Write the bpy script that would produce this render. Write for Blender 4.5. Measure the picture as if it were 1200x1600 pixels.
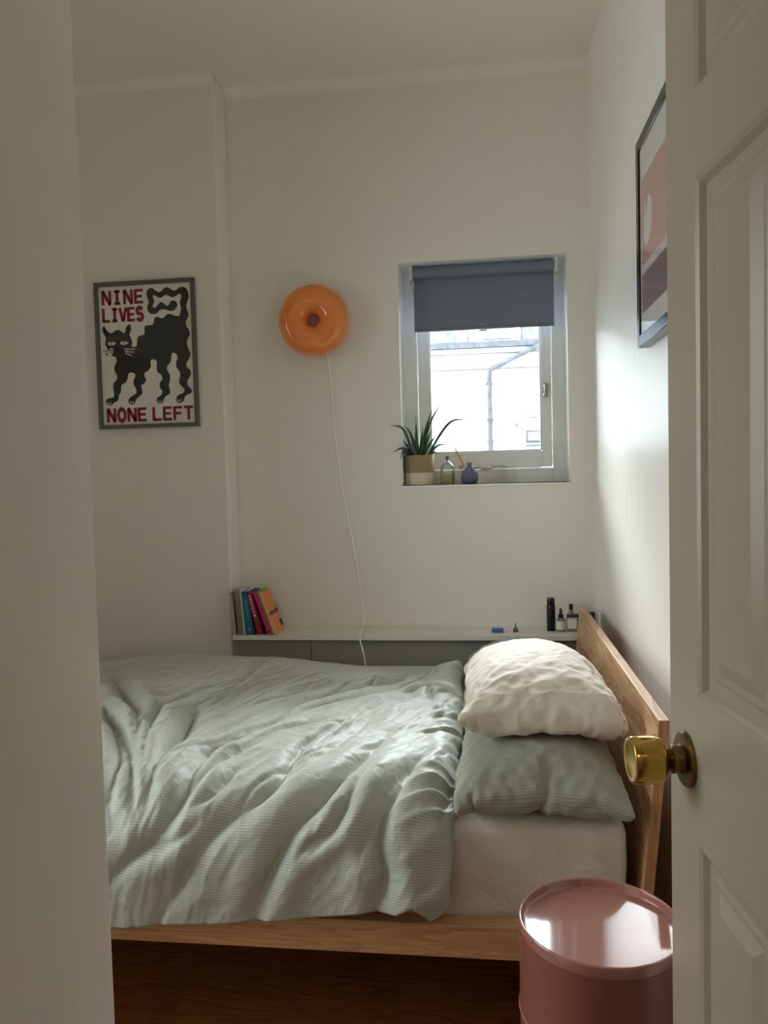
import bpy, bmesh, math, random
import numpy as np
from mathutils import Vector, Matrix, noise as mnoise
from mathutils.geometry import tessellate_polygon

sc = bpy.context.scene
for o in list(bpy.data.objects):
    bpy.data.objects.remove(o)
COL = sc.collection
R = math.radians
H = 1.47                                    # eye height

# ---------------------------------------------------------------- camera
def camera_matrix(yaw, pitch, roll):
    cy, sy = math.cos(yaw), math.sin(yaw)
    f = Vector((-sy, cy, 0)); r = Vector((cy, sy, 0)); d = Vector((0, 0, -1))
    f2 = f*math.cos(pitch) + d*math.sin(pitch)
    d2 = d*math.cos(pitch) - f*math.sin(pitch)
    r3 = r*math.cos(roll) + d2*math.sin(roll)
    d3 = d2*math.cos(roll) - r*math.sin(roll)
    return Matrix((r3, -d3, -f2)).transposed()
cam = bpy.data.cameras.new('camera')
cam.sensor_fit = 'HORIZONTAL'; cam.sensor_width = 36.0; cam.lens = 1220/1200*36
cam.clip_start = 0.02; cam.clip_end = 200
co = bpy.data.objects.new('camera', cam); COL.objects.link(co)
co.matrix_world = Matrix.Translation((0, 0, H)) @ camera_matrix(R(7.4), R(2.75), R(1.455)).to_4x4()
sc.camera = co

# ---------------------------------------------------------------- sky, light, exposure
SKY = 50.0                                  # zenith; the horizon is a third of it, as under an even overcast
HALL_FILL = 4.0
world = bpy.data.worlds.new('overcast_sky'); sc.world = world
world.use_nodes = True
bg = world.node_tree.nodes['Background']
bg.inputs[0].default_value = (0.90, 0.96, 1.0, 1); bg.inputs[1].default_value = SKY
_n = world.node_tree.nodes; _l = world.node_tree.links
_tc = _n.new('ShaderNodeTexCoord'); _sx = _n.new('ShaderNodeSeparateXYZ'); _l.new(_tc.outputs['Generated'], _sx.inputs[0])
_mx = _n.new('ShaderNodeMath'); _mx.operation = 'MAXIMUM'; _mx.inputs[1].default_value = 0; _l.new(_sx.outputs['Z'], _mx.inputs[0])
_ma = _n.new('ShaderNodeMath'); _ma.operation = 'MULTIPLY_ADD'; _ma.inputs[1].default_value = SKY*2/3; _ma.inputs[2].default_value = SKY/3
_l.new(_mx.outputs[0], _ma.inputs[0]); _l.new(_ma.outputs[0], bg.inputs[1])

def portal(name, loc, sx, sy, rot):
    l = bpy.data.lights.new(name, 'AREA'); l.shape = 'RECTANGLE'; l.size = sx; l.size_y = sy
    l.cycles.is_portal = True
    o = bpy.data.objects.new(name, l); COL.objects.link(o); o.location = loc; o.rotation_euler = rot
    return o
portal('window_daylight_portal', (0.0, 3.74, 1.86), 0.62, 0.9, (R(-90), 0, 0))   # faces into the room

portal('fill_window_portal', (-2.56, 1.35, 1.725), 1.45, 1.3, (0, R(-90), 0))

sc.view_settings.view_transform = 'Standard'
sc.view_settings.look = 'None'
sc.view_settings.gamma = 1.0
sc.view_settings.use_curve_mapping = False
sc.view_settings.exposure = 1.02
sc.cycles.max_bounces = 14
sc.cycles.diffuse_bounces = 10
sc.cycles.glossy_bounces = 6
sc.cycles.transmission_bounces = 8
sc.cycles.transparent_max_bounces = 12
sc.cycles.caustics_reflective = False
sc.cycles.caustics_refractive = False

# ---------------------------------------------------------------- materials
MATS = {}
def lin(c):
    return tuple(((x/255)/12.92 if x/255 <= .04045 else ((x/255+.055)/1.055)**2.4) for x in c)
def mat(name, rgb, rough=.5, metal=0., spec=.5, coat=0., bump=None, sheen=0., trans=0., ior=1.45, emis=None, var=None, sub=None):
    """rgb are 0-255 sRGB. bump=(scale, strength, distance[, stretch xyz]); var=(scale, amount) colour mottling."""
    if name in MATS: return MATS[name]
    m = bpy.data.materials.new(name); m.use_nodes = True
    nt = m.node_tree; N = nt.nodes; L = nt.links
    b = N['Principled BSDF']
    c = lin(rgb)
    b.inputs['Base Color'].default_value = (*c, 1)
    b.inputs['Roughness'].default_value = rough
    b.inputs['Metallic'].default_value = metal
    b.inputs['Specular IOR Level'].default_value = spec
    b.inputs['Coat Weight'].default_value = coat
    b.inputs['Sheen Weight'].default_value = sheen
    b.inputs['Transmission Weight'].default_value = trans
    b.inputs['IOR'].default_value = ior
    if sub:
        b.inputs['Subsurface Weight'].default_value = sub[0]
        b.inputs['Subsurface Radius'].default_value = sub[1]
        b.inputs['Subsurface Scale'].default_value = sub[2]
    if emis:
        b.inputs['Emission Color'].default_value = (*lin(emis[0]), 1)
        b.inputs['Emission Strength'].default_value = emis[1]
    tc = None
    if bump or var:
        tc = N.new('ShaderNodeTexCoord')
    if var:
        n = N.new('ShaderNodeTexNoise'); n.inputs['Scale'].default_value = var[0]; n.inputs['Detail'].default_value = 4
        L.new(tc.outputs['Object'], n.inputs['Vector'])
        r = N.new('ShaderNodeValToRGB')
        r.color_ramp.elements[0].position = .3; r.color_ramp.elements[1].position = .7
        r.color_ramp.elements[0].color = (*[x*(1-var[1]) for x in c], 1)
        r.color_ramp.elements[1].color = (*[min(1, x*(1+var[1])) for x in c], 1)
        L.new(n.outputs['Fac'], r.inputs['Fac']); L.new(r.outputs['Color'], b.inputs['Base Color'])
    if bump:
        n = N.new('ShaderNodeTexNoise'); n.inputs['Scale'].default_value = bump[0]; n.inputs['Detail'].default_value = 5
        src = tc.outputs['Object']
        if len(bump) > 3:
            mp = N.new('ShaderNodeMapping'); mp.inputs['Scale'].default_value = bump[3]
            L.new(src, mp.inputs['Vector']); src = mp.outputs['Vector']
        L.new(src, n.inputs['Vector'])
        bp = N.new('ShaderNodeBump'); bp.inputs['Strength'].default_value = bump[1]; bp.inputs['Distance'].default_value = bump[2]
        L.new(n.outputs['Fac'], bp.inputs['Height']); L.new(bp.outputs['Normal'], b.inputs['Normal'])
    MATS[name] = m
    return m

def wood(name, light, dark, rough=.45, axis=0, scale=1.0, spec=.4, knots=False, streak=14):
    m = bpy.data.materials.new(name); m.use_nodes = True
    nt = m.node_tree; N = nt.nodes; L = nt.links; b = N['Principled BSDF']
    tc = N.new('ShaderNodeTexCoord'); mp = N.new('ShaderNodeMapping')
    s = [streak*scale]*3; s[axis] = 1.1*scale
    mp.inputs['Scale'].default_value = s
    L.new(tc.outputs['Object'], mp.inputs['Vector'])
    n1 = N.new('ShaderNodeTexNoise'); n1.inputs['Scale'].default_value = 1.0; n1.inputs['Detail'].default_value = 3; n1.inputs['Distortion'].default_value = .8
    L.new(mp.outputs['Vector'], n1.inputs['Vector'])
    mul = N.new('ShaderNodeMath'); mul.operation = 'MULTIPLY'; mul.inputs[1].default_value = 9.0
    L.new(n1.outputs['Fac'], mul.inputs[0])
    sn = N.new('ShaderNodeMath'); sn.operation = 'FRACT'; L.new(mul.outputs[0], sn.inputs[0])
    mp2 = N.new('ShaderNodeMapping'); s2 = [160*scale]*3; s2[axis] = 4*scale; mp2.inputs['Scale'].default_value = s2
    L.new(tc.outputs['Object'], mp2.inputs['Vector'])
    n2 = N.new('ShaderNodeTexNoise'); n2.inputs['Scale'].default_value = 1.0; n2.inputs['Detail'].default_value = 2
    L.new(mp2.outputs['Vector'], n2.inputs['Vector'])
    mx = N.new('ShaderNodeMath'); mx.operation = 'MULTIPLY_ADD'; mx.inputs[1].default_value = .35
    L.new(n2.outputs['Fac'], mx.inputs[0]); 
    h = N.new('ShaderNodeMath'); h.operation = 'MULTIPLY'; h.inputs[1].default_value = .65
    L.new(sn.outputs[0], h.inputs[0]); L.new(h.outputs[0], mx.inputs[2])
    r = N.new('ShaderNodeValToRGB')
    r.color_ramp.elements[0].position = .12; r.color_ramp.elements[0].color = (*lin(light), 1)
    r.color_ramp.elements[1].position = .95; r.color_ramp.elements[1].color = (*lin(dark), 1)
    L.new(mx.outputs[0], r.inputs['Fac'])
    out = r.outputs['Color']
    if knots:
        v = N.new('ShaderNodeTexVoronoi'); v.inputs['Scale'].default_value = 1.0; v.inputs['Randomness'].default_value = 1.0
        mk = N.new('ShaderNodeMapping'); sk = [7, 7, 7]; sk[axis] = 3.2; mk.inputs['Scale'].default_value = sk; mk.inputs['Location'].default_value = (.37, .2, .45)
        L.new(tc.outputs['Object'], mk.inputs['Vector']); L.new(mk.outputs['Vector'], v.inputs['Vector'])
        kr = N.new('ShaderNodeValToRGB'); kr.color_ramp.elements[0].position = .07; kr.color_ramp.elements[1].position = .13
        kr.color_ramp.elements[0].color = (.55, .55, .55, 1); kr.color_ramp.elements[1].color = (0, 0, 0, 1)
        L.new(v.outputs['Distance'], kr.inputs['Fac'])
        mm = N.new('ShaderNodeMix'); mm.data_type = 'RGBA'; mm.inputs['B'].default_value = (*lin((128, 72, 40)), 1)
        L.new(kr.outputs['Color'], mm.inputs['Factor']); L.new(out, mm.inputs['A']); out = mm.outputs['Result']
    L.new(out, b.inputs['Base Color'])
    b.inputs['Roughness'].default_value = rough; b.inputs['Specular IOR Level'].default_value = spec
    bp = N.new('ShaderNodeBump'); bp.inputs['Strength'].default_value = .12; bp.inputs['Distance'].default_value = .002
    L.new(mx.outputs[0], bp.inputs['Height']); L.new(bp.outputs['Normal'], b.inputs['Normal'])
    return m

def fabric(name, base, dark, pitch, contrast=1.0, rough=.85, sheen=.25, wrinkle=(38, .35, .012), spec=.25, stretch=None):
    """woven cloth; thin stripes of `pitch` metres run along the cloth's own UV u direction"""
    m = bpy.data.materials.new(name); m.use_nodes = True
    nt = m.node_tree; N = nt.nodes; L = nt.links; b = N['Principled BSDF']
    b.inputs['Roughness'].default_value = rough; b.inputs['Sheen Weight'].default_value = sheen
    b.inputs['Sheen Roughness'].default_value = .4
    b.inputs['Specular IOR Level'].default_value = spec
    tc = N.new('ShaderNodeTexCoord')
    b.inputs['Base Color'].default_value = (*lin(base), 1)
    hsum = None
    if pitch:
        sep = N.new('ShaderNodeSeparateXYZ'); L.new(tc.outputs['UV'], sep.inputs[0])
        mu = N.new('ShaderNodeMath'); mu.operation = 'MULTIPLY'; mu.inputs[1].default_value = 2*math.pi/pitch
        L.new(sep.outputs['Y'], mu.inputs[0])
        sn = N.new('ShaderNodeMath'); sn.operation = 'SINE'; L.new(mu.outputs[0], sn.inputs[0])
        ma = N.new('ShaderNodeMapRange'); ma.inputs['From Min'].default_value = -.2; ma.inputs['From Max'].default_value = .9
        L.new(sn.outputs[0], ma.inputs['Value'])
        mx = N.new('ShaderNodeMix'); mx.data_type = 'RGBA'
        mx.inputs['A'].default_value = (*lin(base), 1); mx.inputs['B'].default_value = (*lin(dark), 1)
        L.new(ma.outputs['Result'], mx.inputs['Factor']); L.new(mx.outputs['Result'], b.inputs['Base Color'])
    src = tc.outputs['Object']
    if stretch:
        mp = N.new('ShaderNodeMapping'); mp.inputs['Scale'].default_value = stretch[0]; mp.inputs['Rotation'].default_value = (0, 0, R(stretch[1]))
        L.new(src, mp.inputs['Vector']); src = mp.outputs['Vector']
    n = N.new('ShaderNodeTexNoise'); n.inputs['Scale'].default_value = wrinkle[0]; n.inputs['Detail'].default_value = 6; n.inputs['Roughness'].default_value = .55
    n.inputs['Distortion'].default_value = .9
    L.new(src, n.inputs['Vector'])
    rg = N.new('ShaderNodeTexNoise'); rg.noise_type = 'RIDGED_MULTIFRACTAL'; rg.inputs['Scale'].default_value = wrinkle[0]*.32; rg.inputs['Detail'].default_value = 3
    rg.inputs['Roughness'].default_value = .45; rg.inputs['Distortion'].default_value = .6
    L.new(src, rg.inputs['Vector'])
    b0 = N.new('ShaderNodeBump'); b0.inputs['Strength'].default_value = wrinkle[1]*.55; b0.inputs['Distance'].default_value = wrinkle[2]
    L.new(rg.outputs['Fac'], b0.inputs['Height'])
    bp = N.new('ShaderNodeBump'); bp.inputs['Strength'].default_value = wrinkle[1]*.7; bp.inputs['Distance'].default_value = wrinkle[2]
    L.new(n.outputs['Fac'], bp.inputs['Height'])
    L.new(b0.outputs['Normal'], bp.inputs['Normal'])
    L.new(bp.outputs['Normal'], b.inputs['Normal'])
    return m

PAINT = mat('warm_white_wall_paint', (232, 228, 220), rough=.5, spec=.4, bump=(60, .08, .002))
PAINT_S = mat('warm_white_wall_paint_brushed', (232, 228, 220), rough=.35, spec=.45, bump=(22, .6, .006, (1, 1, .12)))
ENTRYP = mat('scuffed_entry_paint', (234, 226, 216), rough=.45, spec=.4, bump=(70, .06, .002), var=(5, .05))
CEIL = mat('ceiling_paint', (238, 233, 223), rough=.7, spec=.3)
GLOSSW = mat('white_gloss_paint', (240, 240, 236), rough=.3, spec=.5, bump=(90, .04, .001))
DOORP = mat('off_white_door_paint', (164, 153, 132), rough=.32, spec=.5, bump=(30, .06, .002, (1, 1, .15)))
SHELFP = mat('white_shelf_paint', (220, 216, 206), rough=.35, spec=.5)
BOXP = mat('shaded_boxing_paint', (150, 148, 142), rough=.6)  # greyed to paint in the shade below the shelf
FLOORM = wood('brown_floor_boards', (176, 118, 62), (126, 78, 38), rough=.4, axis=0, streak=9)
PINE = wood('pine_headboard', (212, 176, 136), (160, 112, 76), rough=.42, axis=1, streak=12)
PINE_END = wood('pine_end_grain', (196, 140, 92), (140, 88, 52), rough=.5, axis=2, streak=34)
PINE_R = wood('pine_rail', (206, 168, 122), (176, 130, 86), rough=.5, axis=0, streak=16, knots=True)
DUVET = fabric('sage_pinstripe_cotton', (184, 187, 176), (158, 161, 149), .0058, sheen=.45, rough=.52, spec=.45, wrinkle=(26, .6, .010))
SAGE = fabric('sage_pillow_cotton', (150, 151, 136), (136, 137, 122), .0058, sheen=.3, rough=.7, wrinkle=(30, .5, .010), stretch=((.28, 1.2, 1.5), 8))
CREAM = fabric('cream_pillow_cotton', (212, 201, 186), None, 0, sheen=.3, rough=.7, spec=.3, wrinkle=(30, .45, .009), stretch=((.32, 1.2, 1.1), -38))
SHEET = fabric('white_sheet_cotton', (212, 201, 188), None, 0, sheen=.2, rough=.8, wrinkle=(6, .8, .026))
ORANGE = mat('orange_glass', (238, 140, 66), rough=.08, spec=.6, coat=.3)
CORD = mat('white_cord_plastic', (246, 244, 238), rough=.4)
GREYM = mat('grey_mount', (150, 128, 124), rough=.5)
BRASS = mat('polished_brass', (205, 168, 84), rough=.13, metal=1., bump=(14, .05, .002))
BRASS_D = mat('aged_brass', (128, 104, 66), rough=.28, metal=1., var=(30, .25))
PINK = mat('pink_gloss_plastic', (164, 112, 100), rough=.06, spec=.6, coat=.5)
PINK_SHADE = mat('pink_plastic_shaded', (136, 84, 70), rough=.3, spec=.5)  # darker copy of the pink, with the body's shade put into the colour
BLIND = mat('slate_blind_fabric', (122, 129, 145), rough=.9, spec=.1, bump=(700, .12, .0006))
CHROME = mat('grey_metal', (170, 170, 168), rough=.3, metal=1.)
FRAME_G = mat('grey_frame', (92, 90, 84), rough=.45)
FRAME_B = mat('black_frame', (22, 23, 26), rough=.22, spec=.5)
PAPER = mat('poster_paper', (250, 244, 234), rough=.6)
INK = mat('black_ink', (50, 51, 49), rough=.6)
RED = mat('dark_red_ink', (150, 34, 44), rough=.6)

def glass_pane(name, tint=(1, 1, 1), refl=1.0, rough=0.0):
    m = bpy.data.materials.new(name); m.use_nodes = True
    nt = m.node_tree; N = nt.nodes; L = nt.links
    N.remove(N['Principled BSDF']); out = N['Material Output']
    t = N.new('ShaderNodeBsdfTransparent'); t.inputs[0].default_value = (*tint, 1)
    g = N.new('ShaderNodeBsdfGlossy'); g.inputs['Roughness'].default_value = rough
    fr = N.new('ShaderNodeFresnel'); fr.inputs['IOR'].default_value = 1.45
    ml = N.new('ShaderNodeMath'); ml.operation = 'MULTIPLY'; ml.inputs[1].default_value = refl
    L.new(fr.outputs[0], ml.inputs[0])
    mx = N.new('ShaderNodeMixShader'); L.new(ml.outputs[0], mx.inputs['Fac']); L.new(t.outputs[0], mx.inputs[1]); L.new(g.outputs[0], mx.inputs[2])
    L.new(mx.outputs[0], out.inputs['Surface'])
    return m
PANE = glass_pane('window_glass', (.97, .985, .98))
PICGLASS = glass_pane('picture_glass', (1, 1, 1), .3)
FILLPANE = glass_pane('fill_window_glass', (.43, .435, .43))  # tint dims the added side window's fill light
CLEARB = glass_pane('bottle_glass', (.97, .98, .97), .55)
OIL = glass_pane('yellow_oil', (.96, .93, .62), .4)
CLEAR = mat('clear_glass', (250, 252, 250), rough=.01, trans=1., ior=1.46)

# ---------------------------------------------------------------- mesh helpers
class MB:
    def __init__(s): s.v = []; s.f = []
    def add(s, v, f):
        n = len(s.v); s.v += [tuple(p) for p in v]; s.f += [tuple(i+n for i in q) for q in f]; return s
    def box(s, x0, x1, y0, y1, z0, z1):
        v = [(x0,y0,z0),(x1,y0,z0),(x1,y1,z0),(x0,y1,z0),(x0,y0,z1),(x1,y0,z1),(x1,y1,z1),(x0,y1,z1)]
        return s.add(v, [(0,3,2,1),(4,5,6,7),(0,1,5,4),(1,2,6,5),(2,3,7,6),(3,0,4,7)])
    def prism(s, poly, axis, a, b):
        """extrude a 2D polygon along axis from a to b; 2D coords fill the other two axes in order"""
        n = len(poly); v = []
        for t in (a, b):
            for p in poly:
                q = list(p); q.insert(axis, t); v.append(q)
        f = [tuple(range(n))[::-1], tuple(range(n, 2*n))]
        f += [(i, (i+1) % n, n+(i+1) % n, n+i) for i in range(n)]
        return s.add(v, f)
    def lathe(s, prof, seg=40, origin=(0,0,0), axis='Z', cap=True):
        v = []; f = []
        for r, z in prof:
            for k in range(seg):
                a = 2*math.pi*k/seg
                p = (r*math.cos(a), r*math.sin(a), z)
                if axis == 'Y': p = (p[0], p[2], p[1])
                if axis == 'X': p = (p[2], p[0], p[1])
                v.append((p[0]+origin[0], p[1]+origin[1], p[2]+origin[2]))
        for j in range(len(prof)-1):
            for k in range(seg):
                f.append((j*seg+k, j*seg+(k+1) % seg, (j+1)*seg+(k+1) % seg, (j+1)*seg+k))
        if cap:
            f.append(tuple(range(seg))[::-1]); n = (len(prof)-1)*seg; f.append(tuple(range(n, n+seg)))
        return s.add(v, f)
    def tube(s, pts, rad, seg=10, cap=True):
        pts = [Vector(p) for p in pts]; n = len(pts)
        rads = rad if isinstance(rad, (list, tuple)) else [rad]*n
        v = []; f = []; up = Vector((.13, .31, .94))
        for i, p in enumerate(pts):
            t = (pts[min(i+1, n-1)]-pts[max(i-1, 0)]).normalized()
            a = t.cross(up)
            if a.length < 1e-3: a = t.cross(Vector((1, 0, 0)))
            a.normalize(); b = t.cross(a).normalized()
            for k in range(seg):
                an = 2*math.pi*k/seg
                v.append(tuple(p + (a*math.cos(an)+b*math.sin(an))*rads[i]))
        for i in range(n-1):
            for k in range(seg):
                f.append((i*seg+k, i*seg+(k+1) % seg, (i+1)*seg+(k+1) % seg, (i+1)*seg+k))
        if cap: f += [tuple(range(seg))[::-1], tuple(range((n-1)*seg, n*seg))]
        return s.add(v, f)
    def build(s, name, m, parent=None, smooth=False, bevel=0, bseg=2, auto=None, xf=None):
        me = bpy.data.meshes.new(name); me.from_pydata(s.v, [], s.f)
        bm = bmesh.new(); bm.from_mesh(me); bmesh.ops.recalc_face_normals(bm, faces=bm.faces); bm.to_mesh(me); bm.free()
        o = bpy.data.objects.new(name, me); COL.objects.link(o)
        if m: me.materials.append(m)
        if parent is not None:
            o.parent = parent
            # parts are written in world coordinates unless the parent is a local-space thing
            if not parent.get('_local'): o.matrix_parent_inverse = parent.matrix_basis.inverted()
        if xf is not None: o.matrix_basis = xf
        if bevel:
            b = o.modifiers.new('bevel', 'BEVEL'); b.width = bevel; b.segments = bseg; b.limit_method = 'ANGLE'; b.angle_limit = R(40)
        if smooth or bevel or auto:
            me.polygons.foreach_set('use_smooth', [True]*len(me.polygons))
            if auto is not None or bevel:
                me.set_sharp_from_angle(angle=R(auto or 35))
        me.update()
        return o

def tag(o, label=None, cat=None, group=None, kind=None):
    if label: o['label'] = label
    if cat: o['category'] = cat
    if group: o['group'] = group
    if kind: o['kind'] = kind
    return o
def thing(name, loc, label, cat, group=None, kind=None):
    o = bpy.data.objects.new(name, None); COL.objects.link(o); o.location = loc
    o.empty_display_size = .05
    return tag(o, label, cat, group, kind)
def catmull(pts, n):
    P = [Vector(p) for p in pts]; P = [P[0]*2-P[1]] + P + [P[-1]*2-P[-2]]; out = []
    for i in range(1, len(P)-2):
        for k in range(n):
            t = k/n; a, b, c, d = P[i-1:i+3]
            out.append(.5*((2*b)+(c-a)*t+(2*a-5*b+4*c-d)*t*t+(3*b-a-3*c+d)*t**3))
    out.append(P[-2]); return out

# numpy value noise ------------------------------------------------
_rng = np.random.RandomState(7)
_tab = _rng.rand(256, 256)
def vnoise(x, y):
    xi = np.floor(x).astype(int); yi = np.floor(y).astype(int)
    fx = x-xi; fy = y-yi; fx = fx*fx*fx*(fx*(fx*6-15)+10); fy = fy*fy*fy*(fy*(fy*6-15)+10)
    a = _tab[xi & 255, yi & 255]; b = _tab[(xi+1) & 255, yi & 255]; c = _tab[xi & 255, (yi+1) & 255]; d = _tab[(xi+1) & 255, (yi+1) & 255]
    return (a*(1-fx)+b*fx)*(1-fy)+(c*(1-fx)+d*fx)*fy
def fbm(x, y, o=3):
    s = 0; a = 1; t = 0
    for k in range(o):
        s = s+a*vnoise(x*2**k+17*k, y*2**k+31*k); t += a; a *= .5
    return s/t

# ================================================================ the room
DB = 3.40          # back wall
XR = 0.456         # right wall
XL = -2.40         # left wall
ZC = 3.17          # ceiling
YF = 0.30          # doorway wall (room side at YF)
WX0, WX1, WZ0, WZ1 = -.358, .361, 1.418, 2.382       # window opening
def struct(name, mb, m, label, cat, **k):
    o = mb.build(name, m, **k); return tag(o, label, cat, kind='structure')

struct('floor', MB().box(XL-.3, XR+1.3, -1.6, DB+.32, -.12, 0), FLOORM, 'dark brown wooden floor under the bed', 'floor')
struct('ceiling', MB().box(XL-.3, XR+1.3, YF-.12, DB+.32, ZC, ZC+.25), CEIL, 'plain off-white ceiling above the whole bedroom', 'ceiling')
wb = MB()
wb.box(XL-.3, WX0, DB, DB+.32, -.12, ZC+.25).box(WX1, XR+1.3, DB, DB+.32, -.12, ZC+.25)
wb.box(WX0, WX1, DB, DB+.32, -.12, WZ0).box(WX0, WX1, DB, DB+.32, WZ1, ZC+.25)
struct('wall_back', wb, PAINT, 'warm white back wall pierced by the small window', 'wall')
struct('wall_right', MB().box(XR, XR+.3, YF-.12, DB, -.12, ZC+.25), PAINT_S, 'satin painted right wall behind the headboard', 'wall')
LY0, LY1, LZ0, LZ1 = 0.70, 2.00, 1.00, 2.45           # added side window for fill, left of the picture
wl = MB().box(XL-.12, XL, -1.6, LY0, -.12, ZC+.25).box(XL-.12, XL, LY1, DB, -.12, ZC+.25).box(XL-.12, XL, LY0, LY1, -.12, LZ0).box(XL-.12, XL, LY0, LY1, LZ1, ZC+.25)
struct('wall_left', wl, PAINT, 'left end wall beyond the foot of the bed', 'wall')
struct('wall_chimney', MB().box(XL, -1.1, 3.262, DB, 0, ZC), PAINT, 'shallow chimney breast wall carrying the cat poster', 'wall', bevel=.012, bseg=3)
struct('wall_entry', MB().box(-1.15, -.447, YF-.12, .85, 0, ZC), ENTRYP, 'plain pale wall end in the left foreground', 'wall', bevel=.006)
wf = MB().box(XL, -.447, YF-.12, YF, 0, ZC).box(.345, XR, YF-.12, YF, 0, ZC).box(-.447, .345, YF-.12, YF, 2.34, ZC)
struct('wall_front', wf, PAINT, 'doorway wall on the viewer side of the room', 'wall')
# hall behind the viewer
hall = MB().box(-1.3, 1.5, -1.6, -1.45, 0, 2.7).box(-1.3, -1.15, -1.45, YF-.12, 0, 2.7).box(1.35, 1.5, -1.45, YF-.12, 0, 2.7).box(XR, 1.5, YF-.12, YF, 0, 2.7).box(-1.3, 1.5, -1.6, YF-.12, 2.6, 2.7)
struct('wall_hall', hall, PAINT, 'pale hallway walls behind the viewer', 'wall')

# coved cornice between ceiling and walls (concave quarter round)
def cove(name, p0, p1, n, r, label):
    """run from p0 to p1 (xy) against a wall whose inward normal is n"""
    prof = [(0, 0)] + [(r-r*math.cos(a), -(r-r*math.sin(a))) for a in [math.pi/2*(1-k/7) for k in range(8)]]
    prof = [(0, 0), (r, 0)] + [(r-r*math.sin(a), -r+r*math.cos(a)) for a in [math.pi/2*k/7 for k in range(1, 8)]]
    v = []; f = []
    for p in (p0, p1):
        for d, z in prof: v.append((p[0]+n[0]*d, p[1]+n[1]*d, ZC+z))
    m = len(prof); f = [tuple(range(m)), tuple(range(m, 2*m))[::-1]] + [(i, (i+1) % m, m+(i+1) % m, m+i) for i in range(m)]
    o = MB().add(v, f).build(name, CEIL, smooth=True, auto=50); tag(o, label, 'cornice', kind='structure'); return o
cove('trim_1', (-1.1, DB), (XR, DB), (0, -1), .045, 'coved plaster cornice above the window wall')
cove('trim_2', (XL, 3.262), (-1.1, 3.262), (0, -1), .04, 'coved plaster cornice above the chimney breast')
#cove('trim_3', (XR, YF), (XR, DB), (-1, 0), .05, 'coved plaster cornice above the right wall')

# ---------------------------------------------------------------- window
win = thing('window_1', (0, 3.58, WZ0), 'small white casement window set deep in the back wall', 'window', kind='structure')
Y0, Y1 = 3.58, 3.66
MB().box(WX0, -.296, Y0, Y1, WZ0, WZ1).build('frame_stile', GLOSSW, win, bevel=.004)
MB().box(.307, WX1, Y0, Y1, WZ0, WZ1).build('frame_stile', GLOSSW, win, bevel=.004)
MB().box(-.296, .307, Y0, Y1, WZ0, 1.483).build('frame_sill_rail', GLOSSW, win, bevel=.004)
MB().box(-.296, .307, Y0, Y1, 2.32, WZ1).build('frame_head', GLOSSW, win, bevel=.004)
LIN = mat('white_reveal_lining', (238, 238, 233), rough=.35, spec=.5)
for bx4 in ((WX0, WX0+.003, WZ0+.012, WZ1-.003), (WX1-.003, WX1, WZ0+.012, WZ1-.003), (WX0, WX1, WZ1-.003, WZ1)):
    MB().box(bx4[0], bx4[1], DB-.0005, Y0, bx4[2], bx4[3]).build('reveal_lining', LIN, win)
MB().box(WX0, WX1, DB-.006, Y0, WZ0-.010, WZ0).build('sill_board', LIN, win, bevel=.002)
sash = MB()
sash.box(-.294, -.243, 3.60, 3.645, 1.486, 2.318).box(.261, .305, 3.60, 3.645, 1.486, 2.318)
sash.box(-.243, .261, 3.60, 3.645, 1.4835, 1.561).box(-.243, .261, 3.60, 3.645, 2.26, 2.318)
so = sash.build('sash', GLOSSW, win, bevel=.005)
MB().box(-.243, .261, 3.622, 3.626, 1.561, 2.26).build('pane', PANE, so)
bead = MB()
for a in ((-.243, -.236, 1.561, 2.26), (.254, .261, 1.561, 2.26)): bead.box(a[0], a[1], 3.61, 3.621, a[2], a[3])
bead.box(-.236, .254, 3.61, 3.621, 1.561, 1.568)
bead.build('glazing_bead', GLOSSW, so)
# sash handle on the right stile
hd = MB().box(.270, .288, 3.592, 3.60, 1.80, 1.86).lathe([(.008, 0), (.007, -.012), (.011, -.02), (.009, -.028), (.003, -.031)], 16, (.279, 3.592, 1.845), 'Y')
hd.tube(catmull([(.279, 3.57, 1.845), (.276, 3.565, 1.825), (.272, 3.566, 1.805)], 4), [.007]*5+[.006, .005, .005, .006], 10)
PEWTER = mat('pale_pewter', (186, 178, 160), rough=.3, metal=.8)
hd.build('handle', PEWTER, win, smooth=True, auto=40)
# casement stay lying along the bottom rail
st = MB().tube(catmull([(-.10, 3.577, 1.497), (-.02, 3.572, 1.487), (.02, 3.572, 1.484), (.05, 3.57, 1.494), (.10, 3.577, 1.492)], 5), .0035, 8)
st.lathe([(.006, 0), (.006, .004), (.003, .006), (.003, .024), (.001, .025)], 10, (.035, 3.573, 1.484))
st.lathe([(.006, 0), (.006, .004), (.003, .006), (.003, .018), (.001, .019)], 10, (.082, 3.573, 1.484))
st.box(-.115, -.09, 3.573, 3.581, 1.484, 1.504)
st.build('casement_stay', PEWTER, win, smooth=True, auto=40)

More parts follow.
